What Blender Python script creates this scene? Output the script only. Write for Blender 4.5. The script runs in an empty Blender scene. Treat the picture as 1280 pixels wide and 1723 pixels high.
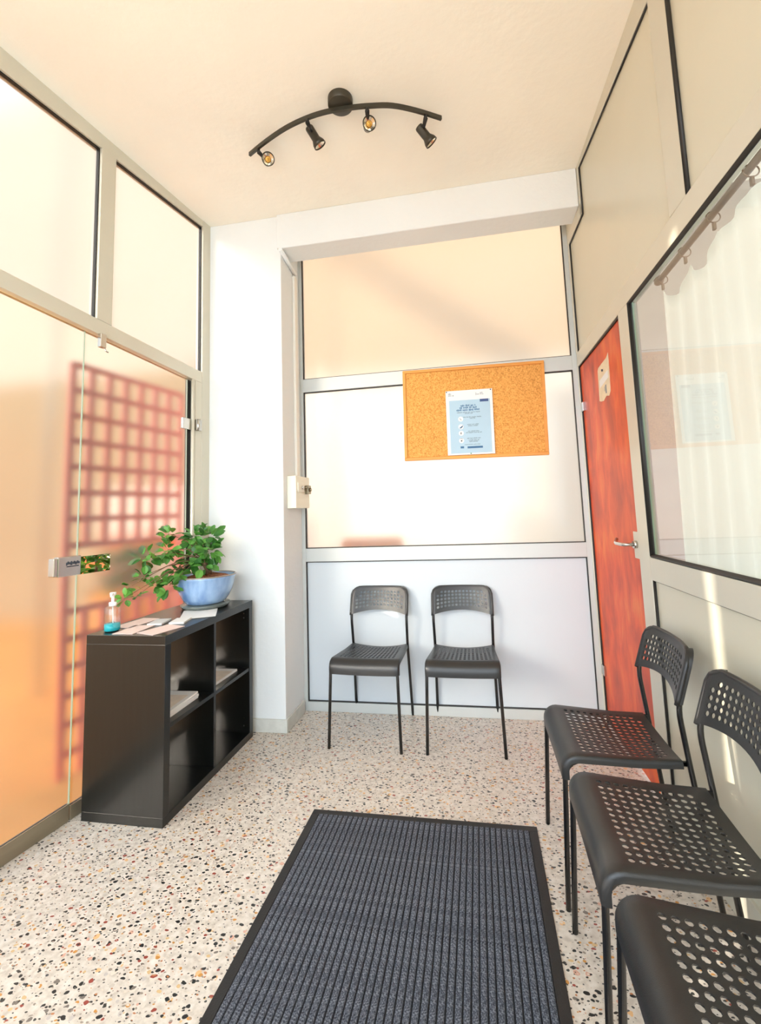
import bpy, bmesh, math, random
from mathutils import Vector, Matrix, Quaternion
random.seed(7)
sc = bpy.context.scene
C = sc.collection
R = math.radians

# ------------------------------------------------------------------ camera
IMG_W, IMG_H = 1280, 1723
F_PX, CX, CY = 764.2955, 665.6427, 779.5287
YAW, PITCH, ROLL, CAM_H = 0.1728, 0.1021, -0.0369, 1.2727
fwd_h = Vector((-math.sin(YAW), math.cos(YAW), 0)); rt_h = Vector((math.cos(YAW), math.sin(YAW), 0)); upz = Vector((0, 0, 1))
fwd = fwd_h * math.cos(PITCH) + upz * math.sin(PITCH)
up0 = -fwd_h * math.sin(PITCH) + upz * math.cos(PITCH)
rt = rt_h * math.cos(ROLL) + up0 * math.sin(ROLL)
up = -rt_h * math.sin(ROLL) + up0 * math.cos(ROLL)
cd = bpy.data.cameras.new('camera'); cam = bpy.data.objects.new('camera', cd); C.objects.link(cam)
m = Matrix((rt, up, -fwd)).transposed().to_4x4(); m.translation = (0, 0, CAM_H); cam.matrix_world = m
cd.sensor_fit = 'HORIZONTAL'; cd.sensor_width = 36; cd.lens = F_PX / IMG_W * 36
cd.shift_x = (IMG_W / 2 - CX) / IMG_W; cd.shift_y = (CY - IMG_H / 2) / IMG_W
cd.clip_start = 0.02; cd.clip_end = 200
sc.camera = cam

# ------------------------------------------------------------------ world, sun, exposure
w = bpy.data.worlds.new('sky'); sc.world = w; w.use_nodes = True
bg = w.node_tree.nodes['Background']; bg.inputs[0].default_value = (0.76, 0.88, 1.0, 1); bg.inputs[1].default_value = 2.9
SUN_DIR = Vector((1, 0.90, -0.36)).normalized()
sd = bpy.data.lights.new('sun', 'SUN'); sd.energy = 4.0; sd.angle = R(0.6); sd.color = (1.0, 0.90, 0.76)
so = bpy.data.objects.new('sun', sd); C.objects.link(so); so.rotation_euler = SUN_DIR.to_track_quat('-Z', 'Y').to_euler(); so.location = (-8, -8, 6)
vs = sc.view_settings; vs.view_transform = 'Standard'; vs.look = 'None'; vs.gamma = 1; vs.use_curve_mapping = False; vs.exposure = 1.16
try:
    sc.cycles.use_denoising = True; sc.cycles.denoiser = 'OPENIMAGEDENOISE'
    sc.cycles.max_bounces = 14; sc.cycles.diffuse_bounces = 8; sc.cycles.transparent_max_bounces = 24
    sc.cycles.sample_clamp_indirect = 8.0
except Exception: pass

# ------------------------------------------------------------------ materials
def srgb(r, g, b):
    f = lambda c: (c / 255 / 12.92) if c / 255 <= 0.04045 else ((c / 255 + 0.055) / 1.055) ** 2.4
    return (f(r), f(g), f(b), 1)
class NT:
    def __init__(s, name):
        s.m = bpy.data.materials.new(name); s.m.use_nodes = True; s.t = s.m.node_tree; s.t.nodes.clear()
        s.out = s.n('ShaderNodeOutputMaterial')
    def n(s, ty, **kw):
        x = s.t.nodes.new(ty)
        for k, v in kw.items(): setattr(x, k, v)
        return x
    def l(s, a, b): s.t.links.new(a, b)
    def ramp(s, stops, interp='LINEAR'):
        x = s.n('ShaderNodeValToRGB'); cr = x.color_ramp; cr.interpolation = interp
        while len(cr.elements) < len(stops): cr.elements.new(0.5)
        for e, (p, c) in zip(cr.elements, stops): e.position = p; e.color = c
        return x
def principled(name, col, rough=0.5, metal=0.0, spec=0.5, var=None, scale=(8, 8, 8), amt=0.12, bump=0, bscale=60, coat=0):
    t = NT(name); p = t.n('ShaderNodeBsdfPrincipled'); t.l(p.outputs[0], t.out.inputs[0])
    p.inputs['Base Color'].default_value = col; p.inputs['Roughness'].default_value = rough
    p.inputs['Metallic'].default_value = metal; p.inputs['Specular IOR Level'].default_value = spec
    p.inputs['Coat Weight'].default_value = coat
    tc = t.n('ShaderNodeTexCoord')
    mp = t.n('ShaderNodeMapping'); mp.inputs['Scale'].default_value = scale; t.l(tc.outputs['Object'], mp.inputs[0])
    ns = t.n('ShaderNodeTexNoise'); ns.inputs['Scale'].default_value = 1; ns.inputs['Detail'].default_value = 6; t.l(mp.outputs[0], ns.inputs['Vector'])
    c2 = var or tuple(max(0, c * (1 - amt)) for c in col[:3]) + (1,)
    r = t.ramp([(0.35, c2), (0.65, col)]); t.l(ns.outputs['Fac'], r.inputs[0]); t.l(r.outputs[0], p.inputs['Base Color'])
    if bump:
        n2 = t.n('ShaderNodeTexNoise'); n2.inputs['Scale'].default_value = bscale; n2.inputs['Detail'].default_value = 4; t.l(tc.outputs['Object'], n2.inputs['Vector'])
        b = t.n('ShaderNodeBump'); b.inputs['Strength'].default_value = bump; b.inputs['Distance'].default_value = 0.004
        t.l(n2.outputs['Fac'], b.inputs['Height']); t.l(b.outputs[0], p.inputs['Normal'])
    return t.m
M = {}
M['plaster'] = principled('white_plaster', srgb(226, 229, 229), 0.75, bump=0.35, bscale=35, amt=0.03, scale=(2, 2, 2))
M['ceiling'] = principled('cream_ceiling_paint', srgb(249, 245, 233), 0.8, bump=0.5, bscale=22, amt=0.06, scale=(1.5, 1.5, 1.5))
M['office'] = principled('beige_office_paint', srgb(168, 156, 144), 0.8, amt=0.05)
M['alu'] = principled('champagne_aluminium', srgb(208, 204, 188), 0.38, metal=0.25, amt=0.05, scale=(3, 3, 3))
M['alu_white'] = principled('pale_aluminium', srgb(192, 196, 194), 0.4, metal=0.2, amt=0.04, scale=(3, 3, 3))
M['kick'] = principled('worn_kick_rail', srgb(150, 138, 116), 0.35, metal=0.5, amt=0.2, scale=(4, 20, 20))
M['gasket'] = principled('black_rubber_gasket', srgb(28, 26, 24), 0.5)
M['panel'] = principled('grey_beige_panel', srgb(204, 200, 180), 0.25, amt=0.05, scale=(1.2, 1.2, 1.2))
M['panel_white'] = principled('white_panel', srgb(196, 204, 210), 0.35, amt=0.03, scale=(1.2, 1.2, 1.2))
M['chrome'] = principled('satin_steel', srgb(200, 198, 192), 0.22, metal=1.0, amt=0.06)
M['tube'] = principled('black_powder_coat_tube', srgb(20, 20, 21), 0.22, spec=0.6)
M['plastic'] = principled('charcoal_plastic', srgb(36, 36, 36), 0.36, spec=0.5, bump=0.12, bscale=500, amt=0.08)
M['lampmetal'] = principled('dark_bronze_metal', srgb(66, 62, 52), 0.35, metal=0.4, amt=0.1)
M['reflector'] = principled('bulb_reflector', srgb(240, 232, 215), 0.12, metal=0.9, amt=0.05)
M['bulb_amber'] = principled('amber_bulb_collar', srgb(225, 170, 80), 0.2, metal=0.5)  # plain amber metal, the bulbs are unlit
M['shelf'] = principled('black_brown_foil', srgb(17, 18, 16), 0.28, amt=0.35, scale=(60, 60, 4), spec=0.45, coat=0.15)
M['paper'] = principled('white_paper', srgb(224, 224, 222), 0.7, amt=0.02)
M['paper_grey'] = principled('grey_paper', srgb(205, 205, 205), 0.6, amt=0.04)
M['paper_beige'] = principled('beige_magazine_cover', srgb(224, 210, 194), 0.4, amt=0.15, scale=(25, 25, 25))
M['paper_pink'] = principled('pinkish_flyer', srgb(232, 208, 200), 0.5, amt=0.06, scale=(20, 20, 20))
M['paper_yellowed'] = principled('yellowed_note_paper', srgb(226, 210, 180), 0.8, amt=0.12, scale=(25, 25, 25))
M['poster_blue'] = principled('pale_blue_print', srgb(160, 188, 206), 0.5, amt=0.03)
M['ink_blue'] = principled('blue_print', srgb(50, 98, 140), 0.6)
M['ink_navy'] = principled('navy_print', srgb(46, 72, 120), 0.6)
M['ink_grey'] = principled('grey_print', srgb(112, 128, 140), 0.6)
M['ink_dark'] = principled('dark_print', srgb(58, 66, 76), 0.6)
M['corkframe'] = principled('orange_pine_frame', srgb(222, 150, 62), 0.5, amt=0.15, scale=(6, 30, 30))
M['pot'] = principled('blue_glaze', srgb(156, 186, 220), 0.14, var=srgb(104, 140, 190), scale=(14, 14, 5), coat=0.5)
M['saucer'] = principled('grey_green_glaze', srgb(92, 102, 100), 0.25, coat=0.3)
M['potrim'] = principled('brown_glaze_rim', srgb(140, 128, 116), 0.2, coat=0.4)
M['soil'] = principled('red_brown_soil', srgb(150, 88, 50), 0.9, var=srgb(90, 50, 28), scale=(60, 60, 60), bump=1.0, bscale=90)
M['bark'] = principled('brown_bark', srgb(110, 82, 58), 0.8, bump=0.6, bscale=80)
M['boxplastic'] = principled('ivory_plastic', srgb(236, 232, 214), 0.35, amt=0.02)
M['trunking'] = principled('white_pvc', srgb(228, 224, 214), 0.4, amt=0.02)
M['rubber'] = principled('black_rubber_edge', srgb(34, 33, 33), 0.55, bump=0.2, bscale=200)
M['matbase'] = principled('dark_mat_backing', srgb(26, 28, 34), 0.9)
M['red'] = principled('red_painted_steel', srgb(238, 100, 78), 0.45, amt=0.1)
M['terracotta'] = principled('terracotta_tiles', srgb(250, 172, 74), 0.8, amt=0.2, scale=(2, 2, 2))
M['court_white'] = principled('cream_render', srgb(250, 238, 218), 0.9, amt=0.05, scale=(.6, .6, .6))
M['court_cream'] = principled('pale_cream_render', srgb(232, 216, 194), 0.9, amt=0.05, scale=(.6, .6, .6))
M['court_bright'] = principled('white_render', srgb(255, 246, 230), 0.9, amt=0.03, scale=(.6, .6, .6))
M['brick_red'] = principled('red_render', srgb(224, 110, 64), 0.9, amt=0.12, scale=(2, 2, 2))
M['court_tan'] = principled('tan_render', srgb(196, 168, 126), 0.9, amt=0.1, scale=(.6, .6, .6))
M['court_peach'] = principled('peach_render', srgb(214, 182, 147), 0.9, amt=0.06, scale=(.6, .6, .6))
M['concrete'] = principled('street_concrete', srgb(214, 212, 206), 0.9, amt=0.08)
M['orange_cloth'] = principled('orange_upholstery', srgb(250, 128, 24), 0.8, amt=0.1)
M['curtain_rod'] = principled('brown_wood_rod', srgb(120, 92, 66), 0.45, amt=0.2)
M['liquid'] = principled('turquoise_gel', srgb(40, 175, 185), 0.15, amt=0.05)
M['pumpwhite'] = principled('white_pump_plastic', srgb(240, 240, 238), 0.3, amt=0.02)
M['baseb'] = principled('grey_painted_skirting', srgb(204, 204, 196), 0.6, amt=0.12, scale=(20, 20, 20))
M['keys'] = principled('brass_key_metal', srgb(150, 140, 118), 0.3, metal=0.9)
M['pin_dark'] = principled('dark_pin', srgb(50, 52, 66), 0.3)
M['pin_green'] = principled('green_pin', srgb(80, 140, 90), 0.3)

def leaf_mat(name, c1, c2):
    t = NT(name); p = t.n('ShaderNodeBsdfPrincipled'); p.inputs['Roughness'].default_value = 0.28
    oi = t.n('ShaderNodeObjectInfo'); r = t.ramp([(0.0, c1), (1.0, c2)]); t.l(oi.outputs['Random'], r.inputs[0]); t.l(r.outputs[0], p.inputs['Base Color'])
    tr = t.n('ShaderNodeBsdfTranslucent'); t.l(r.outputs[0], tr.inputs[0])
    mx = t.n('ShaderNodeMixShader'); mx.inputs[0].default_value = 0.3; t.l(p.outputs[0], mx.inputs[1]); t.l(tr.outputs[0], mx.inputs[2]); t.l(mx.outputs[0], t.out.inputs[0])
    return t.m
M['leaf'] = leaf_mat('glossy_green_leaf', srgb(36, 96, 34), srgb(112, 176, 78))
M['bush'] = leaf_mat('bush_leaf', srgb(36, 84, 26), srgb(110, 160, 60))

def frosted(name, tint, trans_w, rough, ior=1.18):
    t = NT(name)
    rf = t.n('ShaderNodeBsdfRefraction'); rf.inputs['Color'].default_value = tint; rf.inputs['Roughness'].default_value = rough; rf.inputs['IOR'].default_value = ior
    tl = t.n('ShaderNodeBsdfTranslucent'); tl.inputs[0].default_value = tint
    mx = t.n('ShaderNodeMixShader'); mx.inputs[0].default_value = trans_w; t.l(rf.outputs[0], mx.inputs[1]); t.l(tl.outputs[0], mx.inputs[2])
    gl = t.n('ShaderNodeBsdfGlossy'); gl.inputs['Roughness'].default_value = 0.12
    tc = t.n('ShaderNodeTexCoord'); ns = t.n('ShaderNodeTexNoise'); ns.inputs['Scale'].default_value = 260; t.l(tc.outputs['Object'], ns.inputs['Vector'])
    bp = t.n('ShaderNodeBump'); bp.inputs['Strength'].default_value = 0.08; bp.inputs['Distance'].default_value = 0.002; t.l(ns.outputs['Fac'], bp.inputs['Height']); t.l(bp.outputs[0], gl.inputs['Normal'])
    mg = t.n('ShaderNodeMixShader'); mg.inputs[0].default_value = 0.05; t.l(mx.outputs[0], mg.inputs[1]); t.l(gl.outputs[0], mg.inputs[2]); t.l(mg.outputs[0], t.out.inputs[0])
    return t.m
def clear(name, tint=(0.96, 0.985, 0.97, 1), refl=True, boost=1.0, flat=None):
    t = NT(name); tr = t.n('ShaderNodeBsdfTransparent'); tr.inputs[0].default_value = tint
    if not refl: t.l(tr.outputs[0], t.out.inputs[0]); return t.m
    gl = t.n('ShaderNodeBsdfGlossy'); gl.inputs['Roughness'].default_value = 0.0
    fr = t.n('ShaderNodeFresnel'); fr.inputs['IOR'].default_value = 1.5
    mt = t.n('ShaderNodeMath', operation='MULTIPLY', use_clamp=True); mt.inputs[1].default_value = boost; t.l(fr.outputs[0], mt.inputs[0])
    mx = t.n('ShaderNodeMixShader'); t.l(mt.outputs[0], mx.inputs[0]); t.l(tr.outputs[0], mx.inputs[1])
    if flat: t.t.links.remove(mx.inputs[0].links[0]); mx.inputs[0].default_value = flat
    t.l(gl.outputs[0], mx.inputs[2]); t.l(mx.outputs[0], t.out.inputs[0])
    return t.m
M['frost'] = frosted('frosted_glass', (0.50, 0.49, 0.48, 1), 0.22, 0.42)
M['frost_door'] = frosted('frosted_door_glass', (0.54, 0.53, 0.515, 1), 0.10, 0.35)
M['frost_back'] = frosted('milky_frosted_glass', (0.70, 0.70, 0.695, 1), 0.30, 0.6)
M['glass_back'] = clear('glass_body', (0.985, 0.99, 0.985, 1), refl=False)
M['glass_tint'] = clear('grey_tinted_glass_body', (0.45, 0.45, 0.45, 1), refl=False)
M['glass'] = clear('clear_window_glass', (0.99, 0.99, 0.985, 1), boost=1.6)
M['glass_edge'] = principled('glass_cut_edge', srgb(190, 214, 190), 0.2)
M['bottle'] = clear('clear_bottle_plastic', (0.90, 0.95, 0.96, 1), flat=0.10)

def terrazzo():
    t = NT('terrazzo'); p = t.n('ShaderNodeBsdfPrincipled'); p.inputs['Roughness'].default_value = 0.32; t.l(p.outputs[0], t.out.inputs[0])
    tc = t.n('ShaderNodeTexCoord')
    wn = t.n('ShaderNodeTexNoise'); wn.inputs['Scale'].default_value = 40; t.l(tc.outputs['Object'], wn.inputs['Vector'])
    add = t.n('ShaderNodeVectorMath', operation='MULTIPLY_ADD'); add.inputs[1].default_value = (.014, .014, .014); t.l(wn.outputs['Color'], add.inputs[0]); t.l(tc.outputs['Object'], add.inputs[2])
    bn = t.n('ShaderNodeTexNoise'); bn.inputs['Scale'].default_value = 45; bn.inputs['Detail'].default_value = 3; t.l(tc.outputs['Object'], bn.inputs['Vector'])
    base = t.ramp([(0.3, srgb(188, 178, 166)), (0.5, srgb(208, 199, 187)), (0.75, srgb(222, 215, 206))]); t.l(bn.outputs['Fac'], base.inputs[0])
    cur = base.outputs[0]
    for scale, lim, stops, off, sq in ((34, 0.30, [(0, srgb(196, 186, 174)), (.35, srgb(214, 204, 190)), (.6, srgb(222, 178, 128)), (.72, srgb(190, 182, 176)), (.9, srgb(206, 160, 140))], 0.0, 1.0),
                                 (44, 0.36, [(0, srgb(38, 40, 40)), (.42, srgb(56, 58, 54)), (.52, srgb(196, 140, 72)), (.66, srgb(150, 70, 58)), (.76, srgb(120, 112, 104)), (.88, srgb(206, 176, 130))], 3.7, 1.5),
                                 (75, 0.34, [(0, srgb(60, 60, 56)), (.35, srgb(150, 138, 126)), (.6, srgb(214, 200, 184)), (.8, srgb(180, 120, 80)), (.92, srgb(70, 74, 80))], 9.1, 1.4)):
        mp = t.n('ShaderNodeMapping'); mp.inputs['Location'].default_value = (off, off, 0); mp.inputs['Scale'].default_value = (1, sq, 1); mp.inputs['Rotation'].default_value = (0, 0, off); t.l(add.outputs[0], mp.inputs[0])
        v = t.n('ShaderNodeTexVoronoi', voronoi_dimensions='2D'); v.inputs['Scale'].default_value = scale; t.l(mp.outputs[0], v.inputs['Vector'])
        sep = t.n('ShaderNodeSeparateColor'); t.l(v.outputs['Color'], sep.inputs[0])
        mr = t.n('ShaderNodeMapRange'); mr.inputs[3].default_value = lim * -0.5; mr.inputs[4].default_value = lim; t.l(sep.outputs[1], mr.inputs[0])
        lt = t.n('ShaderNodeMath', operation='LESS_THAN'); t.l(v.outputs['Distance'], lt.inputs[0]); t.l(mr.outputs[0], lt.inputs[1])
        rp = t.ramp(stops, 'CONSTANT'); t.l(sep.outputs[0], rp.inputs[0])
        mx = t.n('ShaderNodeMix', data_type='RGBA'); t.l(lt.outputs[0], mx.inputs[0]); t.l(cur, mx.inputs[6]); t.l(rp.outputs[0], mx.inputs[7]); cur = mx.outputs[2]
    t.l(cur, p.inputs['Base Color'])
    return t.m
M['terrazzo'] = terrazzo()
def cork():
    t = NT('cork'); p = t.n('ShaderNodeBsdfPrincipled'); p.inputs['Roughness'].default_value = 0.85; t.l(p.outputs[0], t.out.inputs[0])
    tc = t.n('ShaderNodeTexCoord'); a = t.n('ShaderNodeTexNoise'); a.inputs['Scale'].default_value = 150; a.inputs['Detail'].default_value = 4; t.l(tc.outputs['Object'], a.inputs['Vector'])
    r = t.ramp([(0.3, srgb(170, 112, 48)), (0.48, srgb(208, 146, 70)), (0.7, srgb(226, 170, 94))]); t.l(a.outputs['Fac'], r.inputs[0]); t.l(r.outputs[0], p.inputs['Base Color'])
    b = t.n('ShaderNodeBump'); b.inputs['Strength'].default_value = 0.3; b.inputs['Distance'].default_value = 0.002; t.l(a.outputs['Fac'], b.inputs['Height']); t.l(b.outputs[0], p.inputs['Normal'])
    return t.m
M['cork'] = cork()
def door_wood():
    t = NT('orange_stained_wood'); p = t.n('ShaderNodeBsdfPrincipled'); p.inputs['Roughness'].default_value = 0.42; t.l(p.outputs[0], t.out.inputs[0])
    tc = t.n('ShaderNodeTexCoord'); mp = t.n('ShaderNodeMapping'); mp.inputs['Scale'].default_value = (5, 5, 2.2); t.l(tc.outputs['Object'], mp.inputs[0])
    a = t.n('ShaderNodeTexNoise'); a.inputs['Scale'].default_value = 1.6; a.inputs['Detail'].default_value = 7; a.inputs['Distortion'].default_value = 0.3; t.l(mp.outputs[0], a.inputs['Vector'])
    r = t.ramp([(0.26, srgb(156, 52, 18)), (0.42, srgb(192, 66, 22)), (0.56, srgb(218, 84, 32)), (0.74, srgb(228, 124, 54))]); t.l(a.outputs['Fac'], r.inputs[0])
    mp2 = t.n('ShaderNodeMapping'); mp2.inputs['Scale'].default_value = (90, 90, 3); t.l(tc.outputs['Object'], mp2.inputs[0])
    g = t.n('ShaderNodeTexNoise'); g.inputs['Scale'].default_value = 1; g.inputs['Detail'].default_value = 5; t.l(mp2.outputs[0], g.inputs['Vector'])
    gr = t.ramp([(0.3, (0.86, 0.86, 0.86, 1)), (0.7, (1, 1, 1, 1))]); t.l(g.outputs['Fac'], gr.inputs[0])
    mx = t.n('ShaderNodeMix', data_type='RGBA', blend_type='MULTIPLY'); mx.inputs[0].default_value = 1; t.l(r.outputs[0], mx.inputs[6]); t.l(gr.outputs[0], mx.inputs[7]); t.l(mx.outputs[2], p.inputs['Base Color'])
    return t.m
M['door_wood'] = door_wood()
def carpet():
    t = NT('grey_ribbed_carpet'); p = t.n('ShaderNodeBsdfPrincipled'); p.inputs['Roughness'].default_value = 0.95; p.inputs['Specular IOR Level'].default_value = 0.1; t.l(p.outputs[0], t.out.inputs[0])
    tc = t.n('ShaderNodeTexCoord'); a = t.n('ShaderNodeTexNoise'); a.inputs['Scale'].default_value = 260; a.inputs['Detail'].default_value = 3; t.l(tc.outputs['Object'], a.inputs['Vector'])
    r = t.ramp([(0.35, srgb(52, 56, 64)), (0.5, srgb(84, 88, 98)), (0.68, srgb(124, 129, 138))]); t.l(a.outputs['Fac'], r.inputs[0]); t.l(r.outputs[0], p.inputs['Base Color'])
    b = t.n('ShaderNodeBump'); b.inputs['Strength'].default_value = 0.35; b.inputs['Distance'].default_value = 0.003; t.l(a.outputs['Fac'], b.inputs['Height']); t.l(b.outputs[0], p.inputs['Normal'])
    return t.m
M['carpet'] = carpet()
def curtain_mat():
    t = NT('sheer_white_curtain'); d = t.n('ShaderNodeBsdfDiffuse'); d.inputs[0].default_value = srgb(244, 242, 234)
    tr = t.n('ShaderNodeBsdfTranslucent'); tr.inputs[0].default_value = srgb(244, 242, 234)
    mx = t.n('ShaderNodeMixShader'); mx.inputs[0].default_value = 0.55; t.l(d.outputs[0], mx.inputs[1]); t.l(tr.outputs[0], mx.inputs[2]); t.l(mx.outputs[0], t.out.inputs[0])
    return t.m
M['curtain'] = curtain_mat()

# ------------------------------------------------------------------ mesh helpers
class MB:
    def __init__(s): s.v = []; s.f = []; s.mi = []; s.sm = []
    def quad(s, pts, mi=0, smooth=False):
        b = len(s.v); s.v += [tuple(p) for p in pts]; s.f.append(tuple(range(b, b + len(pts)))); s.mi.append(mi); s.sm.append(smooth); return s
    def box(s, lo, hi, mi=0):
        x0, y0, z0 = lo; x1, y1, z1 = hi
        return s.hexa([(x0, y0, z0), (x1, y0, z0), (x1, y1, z0), (x0, y1, z0), (x0, y0, z1), (x1, y0, z1), (x1, y1, z1), (x0, y1, z1)], mi)
    def hexa(s, p, mi=0):
        b = len(s.v); s.v += [tuple(q) for q in p]
        for f in ((0, 3, 2, 1), (4, 5, 6, 7), (0, 1, 5, 4), (1, 2, 6, 5), (2, 3, 7, 6), (3, 0, 4, 7)):
            s.f.append(tuple(b + i for i in f)); s.mi.append(mi); s.sm.append(False)
        return s
    def rail(s, xa, xb, ya, yb, za0, za1, zb0, zb1):
        # box along x from xa to xb, whose bottom/top heights may differ at the two ends
        return s.hexa([(xa, ya, za0), (xb, ya, zb0), (xb, yb, zb0), (xa, yb, za0), (xa, ya, za1), (xb, ya, zb1), (xb, yb, zb1), (xa, yb, za1)])
    def tube(s, pts, r, n=8, mi=0, cap=True, round_=0.0, closed=False):
        P = [Vector(p) for p in pts]
        if round_ > 0:
            Q = [P[0]]
            for i in range(1, len(P) - 1):
                a, b, c = P[i - 1], P[i], P[i + 1]
                d = min(round_, (b - a).length * 0.45, (c - b).length * 0.45)
                p0 = b + (a - b).normalized() * d; p2 = b + (c - b).normalized() * d
                for k in range(6):
                    t = k / 5; Q.append(p0 * (1 - t) ** 2 + b * 2 * t * (1 - t) + p2 * t * t)
            Q.append(P[-1]); P = Q
        rr = r if isinstance(r, (list, tuple)) else [r] * len(P)
        b0 = len(s.v); nrm = None; N = len(P)
        for i, q in enumerate(P):
            if closed: t = (P[(i + 1) % N] - P[i - 1]).normalized()
            else: t = ((P[min(i + 1, N - 1)] - P[max(i - 1, 0)])).normalized()
            if nrm is None:
                nrm = t.cross(Vector((0, 0, 1)));
                if nrm.length < 1e-3: nrm = t.cross(Vector((1, 0, 0)))
                nrm.normalize()
            else:
                nrm = (nrm - t * nrm.dot(t)).normalized()
            bn = t.cross(nrm)
            for k in range(n):
                a = 2 * math.pi * k / n; s.v.append(tuple(q + (nrm * math.cos(a) + bn * math.sin(a)) * rr[i]))
        for i in range(N if closed else N - 1):
            j = (i + 1) % N
            for k in range(n):
                s.f.append((b0 + i * n + k, b0 + i * n + (k + 1) % n, b0 + j * n + (k + 1) % n, b0 + j * n + k)); s.mi.append(mi); s.sm.append(True)
        if cap and not closed:
            s.f.append(tuple(b0 + k for k in reversed(range(n)))); s.mi.append(mi); s.sm.append(False)
            s.f.append(tuple(b0 + (N - 1) * n + k for k in range(n))); s.mi.append(mi); s.sm.append(False)
        return s
    def lathe(s, prof, n=32, c=(0, 0, 0), mi=0, sx=1, sy=1, cap0=True, cap1=False):
        b0 = len(s.v)
        for r, z in prof:
            for k in range(n):
                a = 2 * math.pi * k / n; s.v.append((c[0] + r * math.cos(a) * sx, c[1] + r * math.sin(a) * sy, c[2] + z))
        for i in range(len(prof) - 1):
            for k in range(n):
                s.f.append((b0 + i * n + k, b0 + i * n + (k + 1) % n, b0 + (i + 1) * n + (k + 1) % n, b0 + (i + 1) * n + k)); s.mi.append(mi); s.sm.append(True)
        if cap0: s.f.append(tuple(b0 + k for k in reversed(range(n)))); s.mi.append(mi); s.sm.append(False)
        if cap1: s.f.append(tuple(b0 + (len(prof) - 1) * n + k for k in range(n))); s.mi.append(mi); s.sm.append(False)
        return s
    def mesh(s, name, mats):
        me = bpy.data.meshes.new(name); me.from_pydata(s.v, [], s.f)
        for mt in (mats if isinstance(mats, (list, tuple)) else [mats]): me.materials.append(M[mt] if isinstance(mt, str) else mt)
        for i, p in enumerate(me.polygons): p.material_index = s.mi[i]; p.use_smooth = s.sm[i]
        me.update(); return me
    def xf(s, mat):
        s.v = [tuple(mat @ Vector(v)) for v in s.v]; return s
    def build(s, name, mats, parent=None, bevel=0):
        o = bpy.data.objects.new(name, s.mesh(name, mats)); C.objects.link(o)
        if parent: o.parent = parent
        if bevel:
            b = o.modifiers.new('bevel', 'BEVEL'); b.width = bevel; b.segments = 2; b.limit_method = 'ANGLE'; b.angle_limit = R(40)
        return o
def empty(name, loc=(0, 0, 0), rz=0):
    o = bpy.data.objects.new(name, None); C.objects.link(o); o.location = loc; o.rotation_euler = (0, 0, rz); o.empty_display_size = 0.05; return o
def tag(o, label, cat, group=None, kind=None):
    o['label'] = label; o['category'] = cat
    if group: o['group'] = group
    if kind: o['kind'] = kind
    return o
def struct(o, label, cat):
    o['kind'] = 'structure'; o['label'] = label; o['category'] = cat; return o
def link_part(name, me, parent, loc=(0, 0, 0), rot=None, scale=None):
    o = bpy.data.objects.new(name, me); C.objects.link(o); o.parent = parent; o.location = loc
    if rot is not None: o.rotation_euler = rot
    if scale is not None: o.scale = scale
    return o
def copy_tree(o, parent=None):
    c = o.copy(); C.objects.link(c); c.parent = parent
    for ch in list(o.children): copy_tree(ch, c)
    return c

H = 3.221
YB, YS, XCOL = 2.953, 2.64, -1.17
SL, SR = 0.1164, -0.0396
XL = lambda y: -1.7779 + SL * (y - 2)
XR = lambda y: 0.7032 + SR * (y - 2)
kl = math.sqrt(1 + SL * SL); kr = math.sqrt(1 + SR * SR)
LEFT_RZ = math.atan2(1, SL); RIGHT_RZ = math.atan2(1, SR)
YF = -1.3                                             # street front
ul = lambda y: (y - 2) * kl                           # y -> distance along the left wall
ur = lambda y: (y - 2) * kr

# ------------------------------------------------------------------ room shell
f = MB().hexa([(XL(YF) - 0.03, YF - 0.1, -0.12), (0.80, YF - 0.1, -0.12), (0.80, YB + 0.12, -0.12), (XL(YB) - 0.03, YB + 0.12, -0.12), (XL(YF) - 0.03, YF - 0.1, 0), (0.80, YF - 0.1, 0), (0.80, YB + 0.12, 0), (XL(YB) - 0.03, YB + 0.12, 0)]).build('floor', 'terrazzo')
struct(f, 'speckled cream terrazzo floor with black, ochre and red chips', 'floor')
c = MB().hexa([(XL(YF) - 0.04, YF - 0.12, H), (3.4, YF - 0.12, H), (3.4, YB + 0.12, H), (XL(YB) - 0.04, YB + 0.12, H), (XL(YF) - 0.04, YF - 0.12, H + 0.2), (3.4, YF - 0.12, H + 0.2), (3.4, YB + 0.12, H + 0.2), (XL(YB) - 0.04, YB + 0.12, H + 0.2)]).build('ceiling', 'ceiling')
struct(c, 'cream painted plaster ceiling', 'ceiling')
col = MB().box((XL(YS) - 0.06, YS, 0.0), (XCOL, YB + 0.1, H)).build('wall_column', 'plaster', bevel=0.004)
struct(col, 'white plastered stub wall beside the glass door', 'wall')
bm_ = MB().box((XCOL - 0.02, 2.622, 2.985), (XR(2.7) - 0.002, 2.80, H)).build('wall_beam', 'plaster', bevel=0.006)
struct(bm_, 'white ceiling beam above the back glass partition', 'beam')
bb = MB().box((XL(YS) + 0.01, YS - 0.012, 0.0), (XCOL + 0.012, YS, 0.075)).box((XCOL, YS, 0.0), (XCOL + 0.012, YB - 0.04, 0.075)).build('baseboard_column', 'baseb', bevel=0.003)
struct(bb, 'grey painted skirting round the white stub wall', 'baseboard')
# street front behind the camera: piers and lintel round a wide open entrance
wf = MB().box((-2.20, YF - 0.12, 0), (-2.05, YF, H)).box((0.66, YF - 0.12, 0), (0.82, YF, H)).box((-2.05, YF - 0.12, 3.0), (0.66, YF, H)).build('wall_front', 'plaster')
struct(wf, 'white street-front wall around the open entrance behind the camera', 'wall')

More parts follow.
